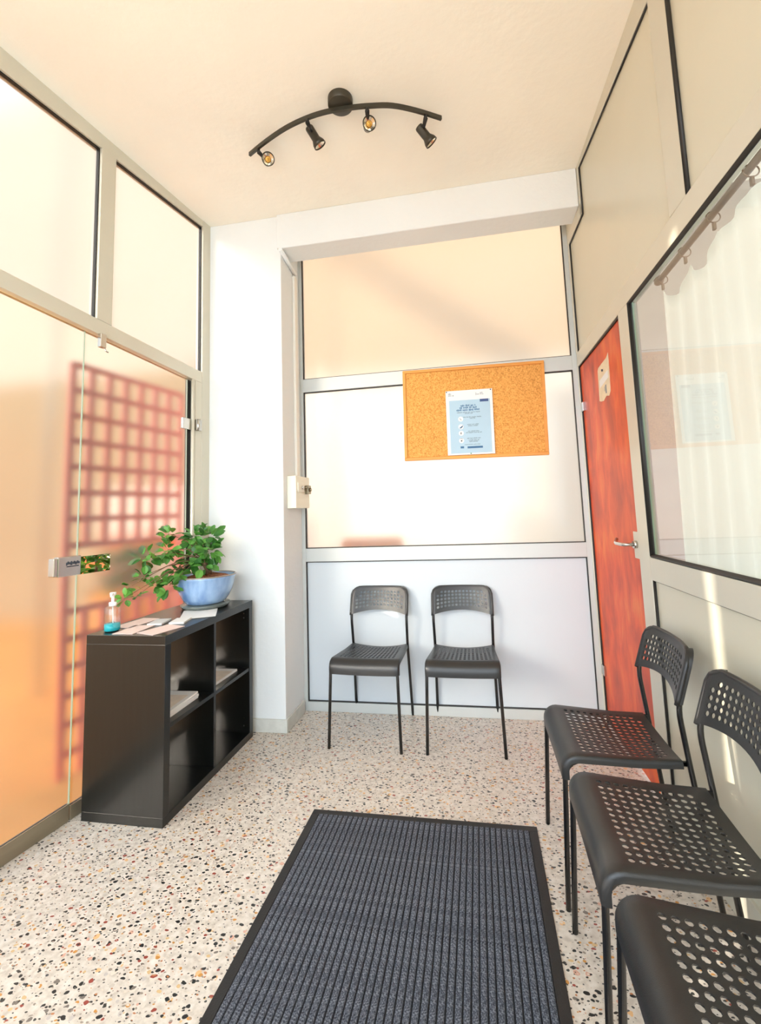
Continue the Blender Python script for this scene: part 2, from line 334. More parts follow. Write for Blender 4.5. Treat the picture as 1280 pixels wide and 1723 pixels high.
# ---- back partition (local: x right, y outward, z up)
wb = struct(empty('wall_back', (0, YB, 0)), 'aluminium and frosted glass partition at the back', 'wall')
D0, D1 = -0.022, 0.03
for nm, a in (('post', ((-1.178, D0, 0), (-1.146, D1, H))), ('post', ((0.636, D0, 0), (0.672, D1, H))),
              ('rail', ((-1.146, D0, 2.106), (0.636, D1, 2.198))), ('rail', ((-1.146, D0, 0.949), (0.636, D1, 1.036))),
              ('rail', ((-1.146, D0, 0.0), (0.636, D1, 0.058))), ('rail', ((-1.146, D0, 3.17), (0.636, D1, H)))):
    MB().box(*a).build(nm, 'alu_white', wb, bevel=0.002)
def gasket(parent, x0, x1, z0, z1, yf, t=0.006, d=0.02, zb=None):
    mb = MB(); zz = zb or (z0, z0, z1, z1)     # bottom-left, bottom-right, top-left, top-right heights
    mb.rail(x0, x1, yf, yf + d, zz[0], zz[0] + t, zz[1], zz[1] + t); mb.rail(x0, x1, yf, yf + d, zz[2] - t, zz[2], zz[3] - t, zz[3])
    mb.rail(x0, x0 + t, yf, yf + d, zz[0] + t, zz[2] - t, zz[0] + t, zz[2] - t); mb.rail(x1 - t, x1, yf, yf + d, zz[1] + t, zz[3] - t, zz[1] + t, zz[3] - t)
    return mb.build('gasket', 'gasket', parent)
MB().box((-1.146, -0.004, 0.058), (0.636, 0.012, 0.949)).build('panel', 'panel_white', wb)
gasket(wb, -1.146, 0.636, 0.058, 0.949, -0.014)
def pane(name, parent, x0, x1, zz, y0, y1, frost, room_side=-1, hole=None):
    # glass sheet; the face towards the room (room_side) is etched, the body is clear
    mb = MB()
    yr, yo = (y0, y1) if room_side < 0 else (y1, y0)
    zl0, zr0, zl1, zr1 = zz
    zb = lambda x: zl0 + (zr0 - zl0) * (x - x0) / (x1 - x0); zt = lambda x: zl1 + (zr1 - zl1) * (x - x0) / (x1 - x0)
    def face(xa, xb, za, zb_, zc, zd, y, mi, flip):
        p = [(xa, y, za), (xb, y, zb_), (xb, y, zd), (xa, y, zc)]
        mb.quad(p if not flip else p[::-1], mi)
    fl = room_side > 0
    if hole:
        hx0, hx1, hz0, hz1 = hole
        xs = [x0, hx0, hx1, x1]
        for i in range(3):
            xa, xb = xs[i], xs[i + 1]
            face(xa, xb, zb(xa), zb(xb), hz0, hz0, yr, 0, fl); face(xa, xb, hz1, hz1, zt(xa), zt(xb), yr, 0, fl)
            if xb - xa > 1e-5: face(xa, xb, hz0, hz0, hz1, hz1, yr, 3 if i == 1 else 0, fl)
    else: face(x0, x1, zl0, zr0, zl1, zr1, yr, 0, fl)
    face(x0, x1, zl0, zr0, zl1, zr1, yo, 1, not fl)
    for a, b in (((x0, zl0), (x1, zr0)), ((x1, zr0), (x1, zr1)), ((x1, zr1), (x0, zl1)), ((x0, zl1), (x0, zl0))):
        mb.quad([(a[0], yr, a[1]), (a[0], yo, a[1]), (b[0], yo, b[1]), (b[0], yr, b[1])], 2)
    return mb.build(name, [frost, 'glass_back' if frost == 'glass' else 'glass_tint', 'glass_edge'] + (['glass_back'] if hole else []), parent)
for nm, z0, z1, lab in (('window_3', 2.198, 3.17, 'upper frosted pane of the back partition under the beam'), ('window_4', 1.036, 2.106, 'lower frosted pane of the back partition behind the cork board')):
    wd = struct(empty(nm, (0, YB, 0)), lab, 'window')
    pane('pane', wd, -1.146, 0.636, (z0, z0, z1, z1), 0.0, 0.008, 'frost_back'); gasket(wd, -1.146, 0.636, z0, z1, -0.014, 0.005)

# ---- left glazed front (local: x along the wall away from the camera, y outward)
LW = (-1.7779, 2, 0)
wl = struct(empty('wall_left', LW, LEFT_RZ), 'champagne aluminium framing of the left glazed wall', 'wall')
zt_b = lambda y: 2.209 - 0.079 * (y - 1.447); zt_t = lambda y: 2.282 - 0.079 * (y - 1.444); zh = lambda y: 3.127 + 0.045 * (y - 1.405)
Y0L = -0.86
def lrail(name, ya, yb, d0, d1, za0, za1, zb0, zb1, mat='alu', parent=None, bev=0.002):
    return MB().rail(ul(ya), ul(yb), d0, d1, za0, za1, zb0, zb1).build(name, mat, parent or wl, bevel=bev)
lrail('transom', Y0L, 2.575, -0.03, 0.03, zt_b(Y0L), zt_t(Y0L), zt_b(2.575), zt_t(2.575))
lrail('head_rail', Y0L, 2.575, -0.03, 0.03, zh(Y0L), H, zh(2.575), H)
lrail('mullion', 1.843, 1.925, -0.032, 0.03, zt_t(1.843), zh(1.843), zt_t(1.925), zh(1.925))
lrail('jamb_post', 2.575, 2.645, -0.032, 0.03, 0, H, 0, H)
lrail('jamb_post', 2.515, 2.575, -0.03, 0.03, 0, zt_b(2.515), 0, zt_b(2.575))
lrail('jamb_post', 0.80, 0.86, -0.03, 0.03, 0, zt_b(0.8), 0, zt_b(0.86))
lrail('jamb_post', Y0L, Y0L + 0.06, -0.03, 0.03, 0, zt_b(Y0L), 0, zt_b(Y0L))
lrail('sill_rail', Y0L + 0.06, 0.80, -0.03, 0.03, 0, 0.07, 0, 0.07, 'kick')
# solid end pier behind the camera, leaving a narrow daylight gap next to the glazing
struct(MB().box((-2.16, YF, 0), (-2.10, Y0L - 0.12, H)).build('wall_pier', 'plaster'), 'white end pier of the left wall behind the camera', 'wall')
# door stop bracket hanging from the transom
MB().box((ul(1.853), -0.05, 2.110), (ul(1.882), -0.028, 2.178)).tube([(ul(1.878), -0.045, 2.11), (ul(1.880), -0.05, 2.095), (ul(1.892), -0.052, 2.092)], 0.004, 6).build('door_stop', 'chrome', wl, bevel=0.002)
for nm, ya, yb, lab in (('window_1', Y0L, 1.843, 'large frosted fanlight nearest the camera on the left wall'), ('window_2', 1.925, 2.575, 'frosted fanlight next to the white stub wall')):
    wd = struct(empty(nm, LW, LEFT_RZ), lab, 'window')
    zz = (zt_t(ya), zt_t(yb), zh(ya), zh(yb))
    pane('pane', wd, ul(ya), ul(yb), zz, -0.004, 0.004, 'frost'); gasket(wd, ul(ya), ul(yb), 0, 0, -0.018, 0.006, 0.02, zz)
wd = struct(empty('window_6', LW, LEFT_RZ), 'fixed frosted side light of the left wall beside the camera', 'window')
pane('pane', wd, ul(Y0L + 0.06), ul(0.80), (0.07, 0.07, zt_b(Y0L), zt_b(0.8)), -0.004, 0.004, 'frost_door')
# two frameless frosted door leaves
d1 = struct(empty('door_1', LW, LEFT_RZ), 'frameless frosted glass door leaf behind the shelf, red lattice showing through', 'door')
pane('glass_leaf', d1, ul(1.808), ul(2.476), (0.06, 0.06, zt_b(1.808) - 0.004, zt_b(2.476) - 0.004), -0.005, 0.005, 'frost_door', hole=(ul(1.809), ul(1.973), 1.033, 1.113))
MB().box((ul(1.808), -0.012, 0.0), (ul(2.51), 0.012, 0.06)).build('kick_rail', 'kick', d1, bevel=0.002)
MB().box((ul(2.479), 0.002, 0.0), (ul(2.515), 0.02, zt_b(2.5) - 0.004)).build('door_seal', 'gasket', d1)
MB().tube([(ul(2.498), -0.03, 0.04), (ul(2.498), -0.03, zt_b(2.5) - 0.002)], 0.010, 12).build('pivot_tube', 'alu', d1)
for z in (1.84, 0.32):
    hg = MB().box((ul(2.425), -0.022, z - 0.034), (ul(2.515), -0.004, z + 0.034)).build('hinge', 'chrome', d1, bevel=0.003)
    MB().tube([(ul(2.53), -0.042, z - 0.036), (ul(2.53), -0.042, z + 0.036)], 0.012, 12).box((ul(2.51), -0.045, z - 0.034), (ul(2.56), -0.031, z + 0.034)).build('knuckle', 'chrome', hg)
d2 = struct(empty('door_2', LW, LEFT_RZ), 'frameless frosted glass door leaf with the steel lock, at the left edge', 'door')
pane('glass_leaf', d2, ul(0.865), ul(1.8055), (0.07, 0.07, zt_b(0.865) - 0.004, zt_b(1.8055) - 0.004), -0.005, 0.005, 'frost_door')
MB().box((ul(0.865), -0.012, 0.0), (ul(1.802), 0.012, 0.07)).build('kick_rail', 'kick', d2, bevel=0.002)
lk = MB().box((ul(1.700), -0.032, 1.036), (ul(1.804), -0.005, 1.122)).build('lock_case', 'chrome', d2, bevel=0.003)
MB().box((ul(1.678), -0.036, 1.040), (ul(1.698), -0.004, 1.118)).build('lock_end_plate', 'chrome', lk, bevel=0.004)
mb = MB()
for k in range(9): mb.box((ul(1.735) + k * 0.007, -0.0335 - 0.0012 * (k % 2), 1.083 + (0.004 if k % 3 else 0.0)), (ul(1.735) + k * 0.007 + 0.005, -0.0318, 1.096 + (k % 2) * 0.004))
mb.box((ul(1.738), -0.0335, 1.076), (ul(1.792), -0.0318, 1.080)).build('engraved_script', 'ink_dark', lk)

# ---- right partition (local: x along the wall away from the camera, y into the room)
RW = (0.7032, 2, 0)
wr = struct(empty('wall_right', RW, RIGHT_RZ), 'champagne aluminium framed partition on the right', 'wall')
E0, E1 = -0.035, 0.0
YR0 = YF
zd = lambda y: 2.139 - 0.03 * (y - 2.19)               # underside of the transom over door and window
zq = lambda y: 2.204 - 0.035 * (y - 2.9)               # top of that transom
def rrail(name, ya, yb, za0, za1, zb0, zb1, d0=E0, d1=E1 + 0.004, mat='alu', parent=None, bev=0.002):
    return MB().rail(ur(ya), ur(yb), d0, d1, za0, za1, zb0, zb1).build(name, mat, parent or wr, bevel=bev)
rrail('transom', YR0, YB - 0.03, zd(YR0), zq(YR0), zd(YB), zq(YB))
rrail('post', 2.912, YB - 0.005, 0, zd(2.93), 0, zd(2.93)); rrail('post', 2.904, YB - 0.005, zq(2.93), 2.915, zq(2.93), 2.915)
rrail('post', 2.078, 2.190, 0, zd(2.13), 0, zd(2.13))
rrail('post', 1.525, 1.640, zq(1.58), H, zq(1.58), H)
rrail('head_rail', YR0, 1.525, 3.06, H, 3.06, H); rrail('head_rail', 1.640, 2.622, 3.10, H, 3.198, H)
rrail('notch_post', 2.595, 2.622, 2.915, 3.198, 2.915, 3.198); rrail('notch_rail', 2.595, YB - 0.005, 2.915, 2.984, 2.915, 2.984)
rrail('notch_fill', 2.622, YB - 0.005, 2.984, H, 2.984, H)
rrail('rail', YR0, 2.078, 0.944, 1.037, 0.944, 1.037)
rrail('bottom_rail', YR0, 2.078, 0, 0.11, 0, 0.11)
def poly_panel(name, pts, parent, y0, y1, mat):
    mb = MB(); n = len(pts)
    mb.quad([(p[0], y1, p[1]) for p in pts]); mb.quad([(p[0], y0, p[1]) for p in reversed(pts)])
    for i in range(n):
        a, b = pts[i], pts[(i + 1) % n]; mb.quad([(a[0], y0, a[1]), (b[0], y0, b[1]), (b[0], y1, b[1]), (a[0], y1, a[1])])
    return mb.build(name, mat, parent)
P1 = [(1.640, zq(1.64)), (1.640, 3.10), (2.595, 3.198), (2.595, 2.915), (2.904, 2.915), (2.904, zq(2.904))]
P2 = [(YR0, zq(YR0)), (YR0, 3.06), (1.525, 3.06), (1.525, zq(1.525))]
P3 = [(YR0, 0.11), (YR0, 0.944), (2.068, 0.944), (2.068, 0.11)]
for P in (P1, P2, P3): poly_panel('panel', [(ur(y), z) for y, z in P], wr, -0.026, -0.008, 'panel')
def line_gasket(parent, pts, wdt=0.009, y0=-0.008, y1=0.001):
    mb = MB()
    for a, b in zip(pts[:-1], pts[1:]): mb.tube([(ur(a[0]), (y0 + y1) / 2, a[1]), (ur(b[0]), (y0 + y1) / 2, b[1])], wdt / 2, 4)
    return mb.build('gasket', 'gasket', parent)
line_gasket(wr, [(1.645, 3.098), (2.592, 3.195), (2.592, 2.912), (2.900, 2.912), (2.900, zq(2.9) + 0.004)])
line_gasket(wr, [(1.520, 3.06), (1.520, zq(1.52))], 0.020)
line_gasket(wr, [(2.072, 0.944), (2.072, 0.11)], 0.012); line_gasket(wr, [(YR0, 0.942), (2.068, 0.942)], 0.003)
# interior window
w5 = struct(empty('window_5', RW, RIGHT_RZ), 'large clear interior window with a sheer curtain behind it', 'window')
zwb, zwt = 1.037, zd(2.07)
pane('pane', w5, ur(YR0), ur(2.07), (zwb, zwb, zd(YR0), zd(2.07)), -0.022, -0.014, 'glass', room_side=1)
line_gasket(w5, [(YR0, zd(YR0) - 0.006), (2.066, zd(2.066) - 0.006), (2.066, zwb + 0.006), (YR0, zwb + 0.006)], 0.022)
# stained wooden door
d3 = struct(empty('door_3', RW, RIGHT_RZ), 'orange stained wooden door with lever handle', 'door')
MB().rail(ur(2.192), ur(2.908), -0.030, -0.008, 0.02, zd(2.192) - 0.012, 0.02, zd(2.908) - 0.006).build('leaf', 'door_wood', d3, bevel=0.002)
MB().rail(ur(2.190), ur(2.912), -0.034, -0.001, zd(2.19) - 0.012, zd(2.19), zd(2.912) - 0.006, zd(2.912)).build('door_seal', 'gasket', d3)
MB().box((ur(2.908), -0.03, 0.0), (ur(2.913), 0.001, zd(2.9))).build('door_seal', 'gasket', d3)
for z in (1.856, 0.31): MB().box((ur(2.868), -0.010, z - 0.028), (ur(2.916), 0.006, z + 0.028)).build('hinge', 'chrome', d3, bevel=0.002)
ep = MB().box((ur(2.194), -0.008, 1.015), (ur(2.262), -0.003, 1.135)).build('handle_plate', 'alu', d3, bevel=0.002)
MB().tube([(ur(2.228), -0.005, 1.078), (ur(2.228), 0.012, 1.078)], 0.017, 16).build('rosette', 'chrome', d3)
MB().tube([(ur(2.228), 0.010, 1.078), (ur(2.228), 0.052, 1.078), (ur(2.33), 0.056, 1.078), (ur(2.385), 0.030, 1.092)], 0.008, 10, round_=0.02).build('lever', 'chrome', d3)

# ---- neighbouring room seen through the interior window
nr = MB().box((0.78, YF, -0.12), (3.3, YB + 0.1, 0)).build('floor_office', 'terrazzo'); struct(nr, 'terrazzo floor of the room behind the interior window', 'floor')
nb = MB().box((0.72, YB + 0.02, 0), (3.4, YB + 0.12, H)).build('wall_office_back', 'office'); struct(nb, 'white back wall of the room behind the interior window', 'wall')
ns_ = MB().box((3.3, YF, 0), (3.4, YB + 0.12, 0.35)).box((3.3, YF, 2.95), (3.4, YB + 0.12, H)).box((3.3, YF, 0.35), (3.4, -1.1, 2.95)).box((3.3, 2.8, 0.35), (3.4, YB + 0.12, 2.95)).build('wall_office_side', 'office')
struct(ns_, 'white side wall with a window opening in the neighbouring room', 'wall')
nf = MB().box((0.82, YF - 0.12, 0), (3.4, YF, 0.8)).box((0.82, YF - 0.12, 2.6), (3.4, YF, H)).box((0.82, YF - 0.12, 0.8), (1.0, YF, 2.6)).box((3.1, YF - 0.12, 0.8), (3.4, YF, 2.6)).build('wall_office_front', 'office')
struct(nf, 'street wall of the neighbouring room with a window opening', 'wall')

# ------------------------------------------------------------------ courtyard outside the frosted glass
g = MB().hexa([(-16, -14, -0.3), (-2.35, -14, -0.3), (XL(YB) - 0.03, YB + 0.12, -0.3), (-16, YB + 0.12, -0.3), (-16, -14, -0.06), (-2.35, -14, -0.06), (XL(YB) - 0.03, YB + 0.12, -0.06), (-16, YB + 0.12, -0.06)]).box((-16, YB + 0.12, -0.3), (-2.0, 12, -0.06)).build('courtyard_ground', 'terracotta'); struct(g, 'terracotta paved courtyard outside the frosted glass', 'ground')
g = MB().box((-2.35, -14, -0.31), (12, YF - 0.12, -0.061)).box((3.4, YF - 0.12, -0.3), (12, YB + 0.12, -0.06)).build('street_ground', 'concrete'); struct(g, 'pale concrete pavement in front of the entrance', 'ground')
g = MB().box((-2.0, YB + 0.12, -0.3), (8, 12, -0.06)).build('annex_ground', 'concrete'); struct(g, 'pale concrete passage behind the back partition', 'ground')
cw = empty('wall_courtyard', (0, 5.6, 0)); struct(cw, 'sunlit tan and cream courtyard wall beyond the left frosted glass', 'wall')
MB().box((-14, 0, -0.06), (-2.1, 0.3, 3.3)).build('lower_band', 'court_tan', cw); MB().box((-14, 0.02, 3.3), (-2.1, 0.3, 8.0)).build('upper_band', 'court_cream', cw)
aw = empty('wall_annex', (0, 5.3, 0)); struct(aw, 'sunlit cream and peach annex wall beyond the back frosted panes', 'wall')
MB().box((-2.1, 0, -0.06), (6, 0.3, 2.8)).build('lower_band', 'court_bright', aw); MB().box((-2.1, 0.02, 2.8), (6, 0.3, 7.0)).build('upper_band', 'court_peach', aw)
# red lattice screen
LX = -2.30
lat = tag(empty('lattice_screen', (LX - 0.005, 2.575, -0.06), LEFT_RZ), 'red steel lattice screen standing behind the frosted glass door', 'lattice')
cols, rows, cw_, rh, zb0 = 7, 7, 0.114, 0.146, 1.20
for i in range(cols + 1): MB().box((-cols * cw_ / 2 + i * cw_ - 0.018, -0.012, 0 if i in (0, cols) else zb0), (-cols * cw_ / 2 + i * cw_ + 0.018, 0.012, zb0 + rows * rh + 0.016)).build('upright', 'red', lat)
for i in range(1, cols): MB().box((-cols * cw_ / 2 + i * cw_ - 0.018, -0.012, 0), (-cols * cw_ / 2 + i * cw_ + 0.018, 0.012, 0.86)).build('upright', 'red', lat)
for j in range(6): MB().box((-cols * cw_ / 2, -0.020, 0.10 + j * rh), (cols * cw_ / 2, -0.0121, 0.136 + j * rh)).build('crossbar', 'red', lat)
for j in range(rows + 1): MB().box((-cols * cw_ / 2, -0.020, zb0 + j * rh - 0.016), (cols * cw_ / 2, -0.0121, zb0 + j * rh + 0.02)).build('crossbar', 'red', lat)

# ------------------------------------------------------------------ chairs
def hole_grid(us, vs_, is_hole, fmap, rad=0.345):
    mb = MB(); idx = {}
    def V(u, v):
        k = (round(u, 6), round(v, 6))
        if k not in idx: idx[k] = len(mb.v); mb.v.append(tuple(fmap(u, v)))
        return idx[k]
    def F(*q): mb.f.append(q); mb.mi.append(0); mb.sm.append(True)
    for i in range(len(us) - 1):
        for j in range(len(vs_) - 1):
            a, b, c_, d = V(us[i], vs_[j]), V(us[i + 1], vs_[j]), V(us[i + 1], vs_[j + 1]), V(us[i], vs_[j + 1])
            if not is_hole(i, j): F(a, b, c_, d); continue
            cu, cv = (us[i] + us[i + 1]) / 2, (vs_[j] + vs_[j + 1]) / 2; du, dv = us[i + 1] - us[i], vs_[j + 1] - vs_[j]
            h = [V(cu + du * rad * math.cos(R(22.5 + 45 * k)), cv + dv * rad * math.sin(R(22.5 + 45 * k))) for k in range(8)]
            F(a, b, h[6], h[5]); F(b, c_, h[0], h[7]); F(c_, d, h[2], h[1]); F(d, a, h[4], h[3])
            F(b, h[7], h[6]); F(c_, h[1], h[0]); F(d, h[3], h[2]); F(a, h[5], h[4])
    return mb
def seat_map(u, v):
    # u: across -1..1 (beyond +-1 rolls down over the side tube), v: distance along the seat from the lip
    if v < 0.025: y, z = 0.010, 0.385 + v
    elif v < 0.025 + 0.0785:
        a = (v - 0.025) / 0.05; y, z = 0.060 - 0.05 * math.cos(a), 0.410 + 0.05 * math.sin(a)
    else:
        t = v - 0.1035; y, z = 0.060 + t, 0.460 - 0.012 * min(1, t / 0.2)
    tt = min(1, max(0, (y - 0.06) / 0.32)); hw = 0.192 - 0.020 * tt
    uu = max(-1, min(1, u)); dip = (0.004 + 0.018 * tt) * (1 - uu * uu)
    over = abs(u) - 1
    if v < 0.1035: y += dip * 0.6
    z -= dip
    x = uu * hw
    if over > 0:
        a = over / 0.08; x += math.copysign(0.008 * math.sin(min(1, a) * math.pi / 2), u); z -= 0.022 * (1 - math.cos(min(1, a) * math.pi / 2)) if v > 0.07 else 0
        if v <= 0.07: y += 0.022 * (1 - math.cos(min(1, a) * math.pi / 2))
    if v > 0.42: y += 0.012 * (1 - uu * uu) - 0.004
    return (x, y, z)
NU, NV = 14, 12
us = [-1.08, -1.05, -1.02, -1.0] + [-0.86 + 1.72 * i / NU for i in range(NU + 1)] + [1.0, 1.02, 1.05, 1.08]
vv = [0, 0.012, 0.025] + [0.025 + 0.0785 * k / 6 for k in range(1, 7)] + [0.118] + [0.122 + 0.285 * j / NV for j in range(NV + 1)] + [0.42, 0.43]
hu0, hv0 = 4, 10
seat_me = hole_grid(us, vv, lambda i, j: hu0 <= i < hu0 + NU and hv0 <= j < hv0 + NV and not (j == hv0 + NV - 1 and i in (hu0, hu0 + NU - 1)), seat_map).mesh('seat', 'plastic')
def back_map(u, v):
    # v: 0 bottom .. 1 top
    zb_, zt_ = 0.622 + 0.026 * (1 - min(1, abs(u)) ** 2), 0.785
    z = zb_ + (zt_ - zb_) * v; r = 0.045; w0 = 0.181
    hw = w0 if z < zt_ - r else w0 - r + math.sqrt(max(0, r * r - (z - (zt_ - r)) ** 2))
    uu = max(-1, min(1, u)); x = uu * hw
    k = (z - 0.622) / 0.163; y = 0.372 + 0.052 * k + 0.026 * (1 - (x / w0) ** 2)
    if abs(u) > 1: a = (abs(u) - 1) / 0.08; x += math.copysign(0.006 * math.sin(a * math.pi / 2), u); y += 0.022 * (1 - math.cos(a * math.pi / 2))
    if v > 1: pass
    return (x, y, z)
NB, NR = 14, 5
bu = [-1.08, -1.05, -1.02, -1.0] + [-0.87 + 1.74 * i / NB for i in range(NB + 1)] + [1.0, 1.02, 1.05, 1.08]
bv = [0, 0.1] + [0.14 + 0.70 * j / NR for j in range(NR + 1)] + [0.9, 0.95, 0.985, 1.0]
back_me = hole_grid(bu, bv, lambda i, j: 4 <= i < 4 + NB and 2 <= j < 2 + NR and not (j == 1 + NR and i in (4, 3 + NB)), back_map, 0.36).mesh('backrest', 'plastic')
def make_chair():
    t = empty('chair')
    for nm, me, th in (('seat', seat_me, 0.003), ('backrest', back_me, 0.004)):
        o = link_part(nm, me, t); s_ = o.modifiers.new('thickness', 'SOLIDIFY'); s_.thickness = th; s_.offset = -1; e_ = o.modifiers.new('crisp', 'EDGE_SPLIT'); e_.split_angle = R(50)
    rim = [back_map(u / 10, 1.0) for u in range(-10, 11)]
    side = lambda s: [back_map(s, v / 8) for v in range(0, 9)]
    pts = [(p[0], p[1] + 0.006, p[2] - 0.004) for p in side(-1) + [q for q in rim[1:-1]] + side(1)[::-1]]
    MB().tube(pts, 0.0085, 8).build('back_rim', 'plastic', t)
    for s in (-1, 1):
        MB().tube([(s * 0.200, 0.0, 0.0), (s * 0.188, 0.022, 0.442), (s * 0.166, 0.396, 0.436)], 0.0085, 10, round_=0.06).build('leg', 'tube', t)
        MB().tube([(s * 0.182, 0.455, 0.0), (s * 0.175, 0.402, 0.436), (s * 0.178, 0.381, 0.615), (s * 0.176, 0.425, 0.745)], 0.0085, 10, round_=0.05).build('leg', 'tube', t)
    return t
proto = make_chair()
spots = [(-0.660, 2.488, -0.035, 'charcoal perforated chair against the back panel, nearer the white stub wall'),
         (-0.123, 2.488, 0.004, 'charcoal perforated chair against the back panel, nearer the orange door'),
         (0.213, 1.829, -R(90) + 0.01, 'charcoal perforated chair beside the orange door, farthest of the right-hand row'),
         (0.216, 1.352, -R(90) - 0.015, 'charcoal perforated chair in the middle of the right-hand row'),
         (0.222, 0.905, -R(90) - 0.02, 'charcoal perforated chair cut off by the lower right corner, nearest the camera')]
for i, (x, y, rz, lab) in enumerate(spots):
    o = proto if i == 0 else copy_tree(proto)
    o.location = (x, y, 0); o.rotation_euler = (0, 0, rz); tag(o, lab, 'chair', 'perforated waiting chairs')

# ------------------------------------------------------------------ door mat
mt = tag(empty('door_mat', (-0.298, 1.245, 0)), 'large grey ribbed entrance mat with black rubber edge', 'mat')
MW, ML = 0.924, 1.5
mb = MB(); bw = 0.032
for a, b in (((-MW / 2, -ML / 2), (MW / 2, -ML / 2 + bw)), ((-MW / 2, ML / 2 - bw), (MW / 2, ML / 2)), ((-MW / 2, -ML / 2 + bw), (-MW / 2 + bw, ML / 2 - bw)), ((MW / 2 - bw, -ML / 2 + bw), (MW / 2, ML / 2 - bw))):
    mb.box((a[0], a[1], 0.0), (b[0], b[1], 0.006))
mb.build('rubber_edge', 'rubber', mt, bevel=0.002)
MB().box((-MW / 2 + bw, -ML / 2 + bw, 0.0), (MW / 2 - bw, ML / 2 - bw, 0.0035)).build('backing', 'matbase', mt)
nrib = 40; rw = (MW - 2 * bw) / nrib
rb = MB(); hw_ = rw * 0.42
prof = [(-hw_, 0.003), (-hw_ * 0.85, 0.0075), (-hw_ * 0.4, 0.009), (hw_ * 0.4, 0.009), (hw_ * 0.85, 0.0075), (hw_, 0.003)]
for a, b in zip(prof[:-1], prof[1:]): rb.quad([(a[0], -ML / 2 + bw, a[1]), (b[0], -ML / 2 + bw, b[1]), (b[0], ML / 2 - bw, b[1]), (a[0], ML / 2 - bw, a[1])][::1])
rb.quad([(p[0], -ML / 2 + bw, p[1]) for p in prof]); rb.quad([(p[0], ML / 2 - bw, p[1]) for p in reversed(prof)])
rib_me = rb.mesh('rib', 'carpet')
for i in range(nrib): link_part('rib', rib_me, mt, (-MW / 2 + bw + (i + 0.5) * rw, 0, 0))

# ------------------------------------------------------------------ shelf unit and what stands on it
SX, SY, SD, SW, SH, TH = -1.347, 1.809, 0.39, 0.77, 0.77, 0.038
sh = tag(empty('shelf_unit', (SX, SY, 0)), 'low black-brown open cube shelf unit with four compartments', 'shelf')
ti = 0.018
MB().box((-SD, 0, SH - TH), (0, SW, SH)).build('top_panel', 'shelf', sh, bevel=0.0012)
MB().box((-SD, 0, 0), (0, SW, TH)).build('bottom_panel', 'shelf', sh, bevel=0.0012)
for y in (0, SW - TH): MB().box((-SD, y, TH), (0, y + TH, SH - TH)).build('side_panel', 'shelf', sh, bevel=0.0012)
MB().box((-SD + 0.002, SW / 2 - ti / 2, TH), (-0.004, SW / 2 + ti / 2, SH - TH)).build('divider', 'shelf', sh, bevel=0.001)
for y0, y1 in ((TH, SW / 2 - ti / 2), (SW / 2 + ti / 2, SW - TH)): MB().box((-SD + 0.002, y0, SH / 2 - ti / 2), (-0.004, y1, SH / 2 + ti / 2)).build('middle_shelf', 'shelf', sh, bevel=0.001)
for z in (0.70, 0.675, 0.115, 0.075): MB().tube([(-0.035, SW - TH + 0.001, z), (-0.035, SW - TH - 0.0015, z)], 0.004, 8).build('screw_cap', 'chrome', sh)
ZT = SH
def sheet(name, lab, cat, x, y, z, w_, l_, rz, mat, th=0.0015, group=None, curl=0.0):
    mb = MB(); n = 6
    for k in range(n):
        a, b = -l_ / 2 + l_ * k / n, -l_ / 2 + l_ * (k + 1) / n
        za, zb2 = curl * (2 * a / l_) ** 2, curl * (2 * b / l_) ** 2
        mb.hexa([(-w_ / 2, a, za), (w_ / 2, a, za), (w_ / 2, b, zb2), (-w_ / 2, b, zb2), (-w_ / 2, a, za + th), (w_ / 2, a, za + th), (w_ / 2, b, zb2 + th), (-w_ / 2, b, zb2 + th)])
    o = mb.build(name, mat); o.location = (x, y, z); o.rotation_euler = (0, 0, rz); return tag(o, lab, cat, group)
GP = 'leaflets on top of the shelf unit'
sheet('leaflet', 'white A4 sheet in front of the blue plant pot', 'leaflet', -1.455, 2.215, ZT + 0.0005, 0.17, 0.22, 0.5, 'paper', 0.002, GP, 0.002)
sheet('business_card', 'thick white card pile nearest the front edge of the shelf top', 'card', -1.45, 2.055, ZT + 0.0005, 0.07, 0.10, 0.25, 'paper', 0.008, GP)
sheet('business_card', 'greyish card pile in the middle of the shelf top', 'card', -1.545, 2.03, ZT + 0.0005, 0.07, 0.10, 0.2, 'paper_grey', 0.008, GP)
sheet('leaflet', 'pinkish flyer lying by the near front corner of the shelf top', 'leaflet', -1.44, 1.905, ZT + 0.0005, 0.11, 0.16, -0.3, 'paper_pink', 0.002, GP)
sheet('leaflet', 'pinkish flyer lying right beside the pump bottle', 'leaflet', -1.575, 1.90, ZT + 0.0005, 0.10, 0.15, 0.05, 'paper_pink', 0.002, GP)
sheet('leaflet', 'pinkish flyer at the back of the shelf top, behind the grey card pile', 'leaflet', -1.66, 2.02, ZT + 0.0005, 0.10, 0.19, -0.08, 'paper_pink', 0.002, GP)
ZM = SH / 2 + ti / 2
zz_ = ZM + 0.0005
mags = [('paper', 0.010, 0.03, 'bottom white magazine of the stack in the near upper compartment'), ('paper', 0.010, -0.02, 'middle white magazine of the stack in the near upper compartment'), ('paper_beige', 0.008, 0.05, 'top beige-covered magazine of the stack in the near upper compartment')]
for mt_, th, rz, lab in mags:
    o = MB().box((-0.105, -0.13, 0), (0.105, 0.13, th)).build('magazine', 'paper'); o.location = (-1.495, 1.985, zz_); o.rotation_euler = (0, 0, rz); tag(o, lab, 'magazine', 'magazines in the shelf unit'); zz_ += th + 0.0006
    if mt_ == 'paper_beige': MB().box((-0.085, -0.12, th), (0.085, 0.08, th + 0.0008)).build('cover', 'paper_beige', o)
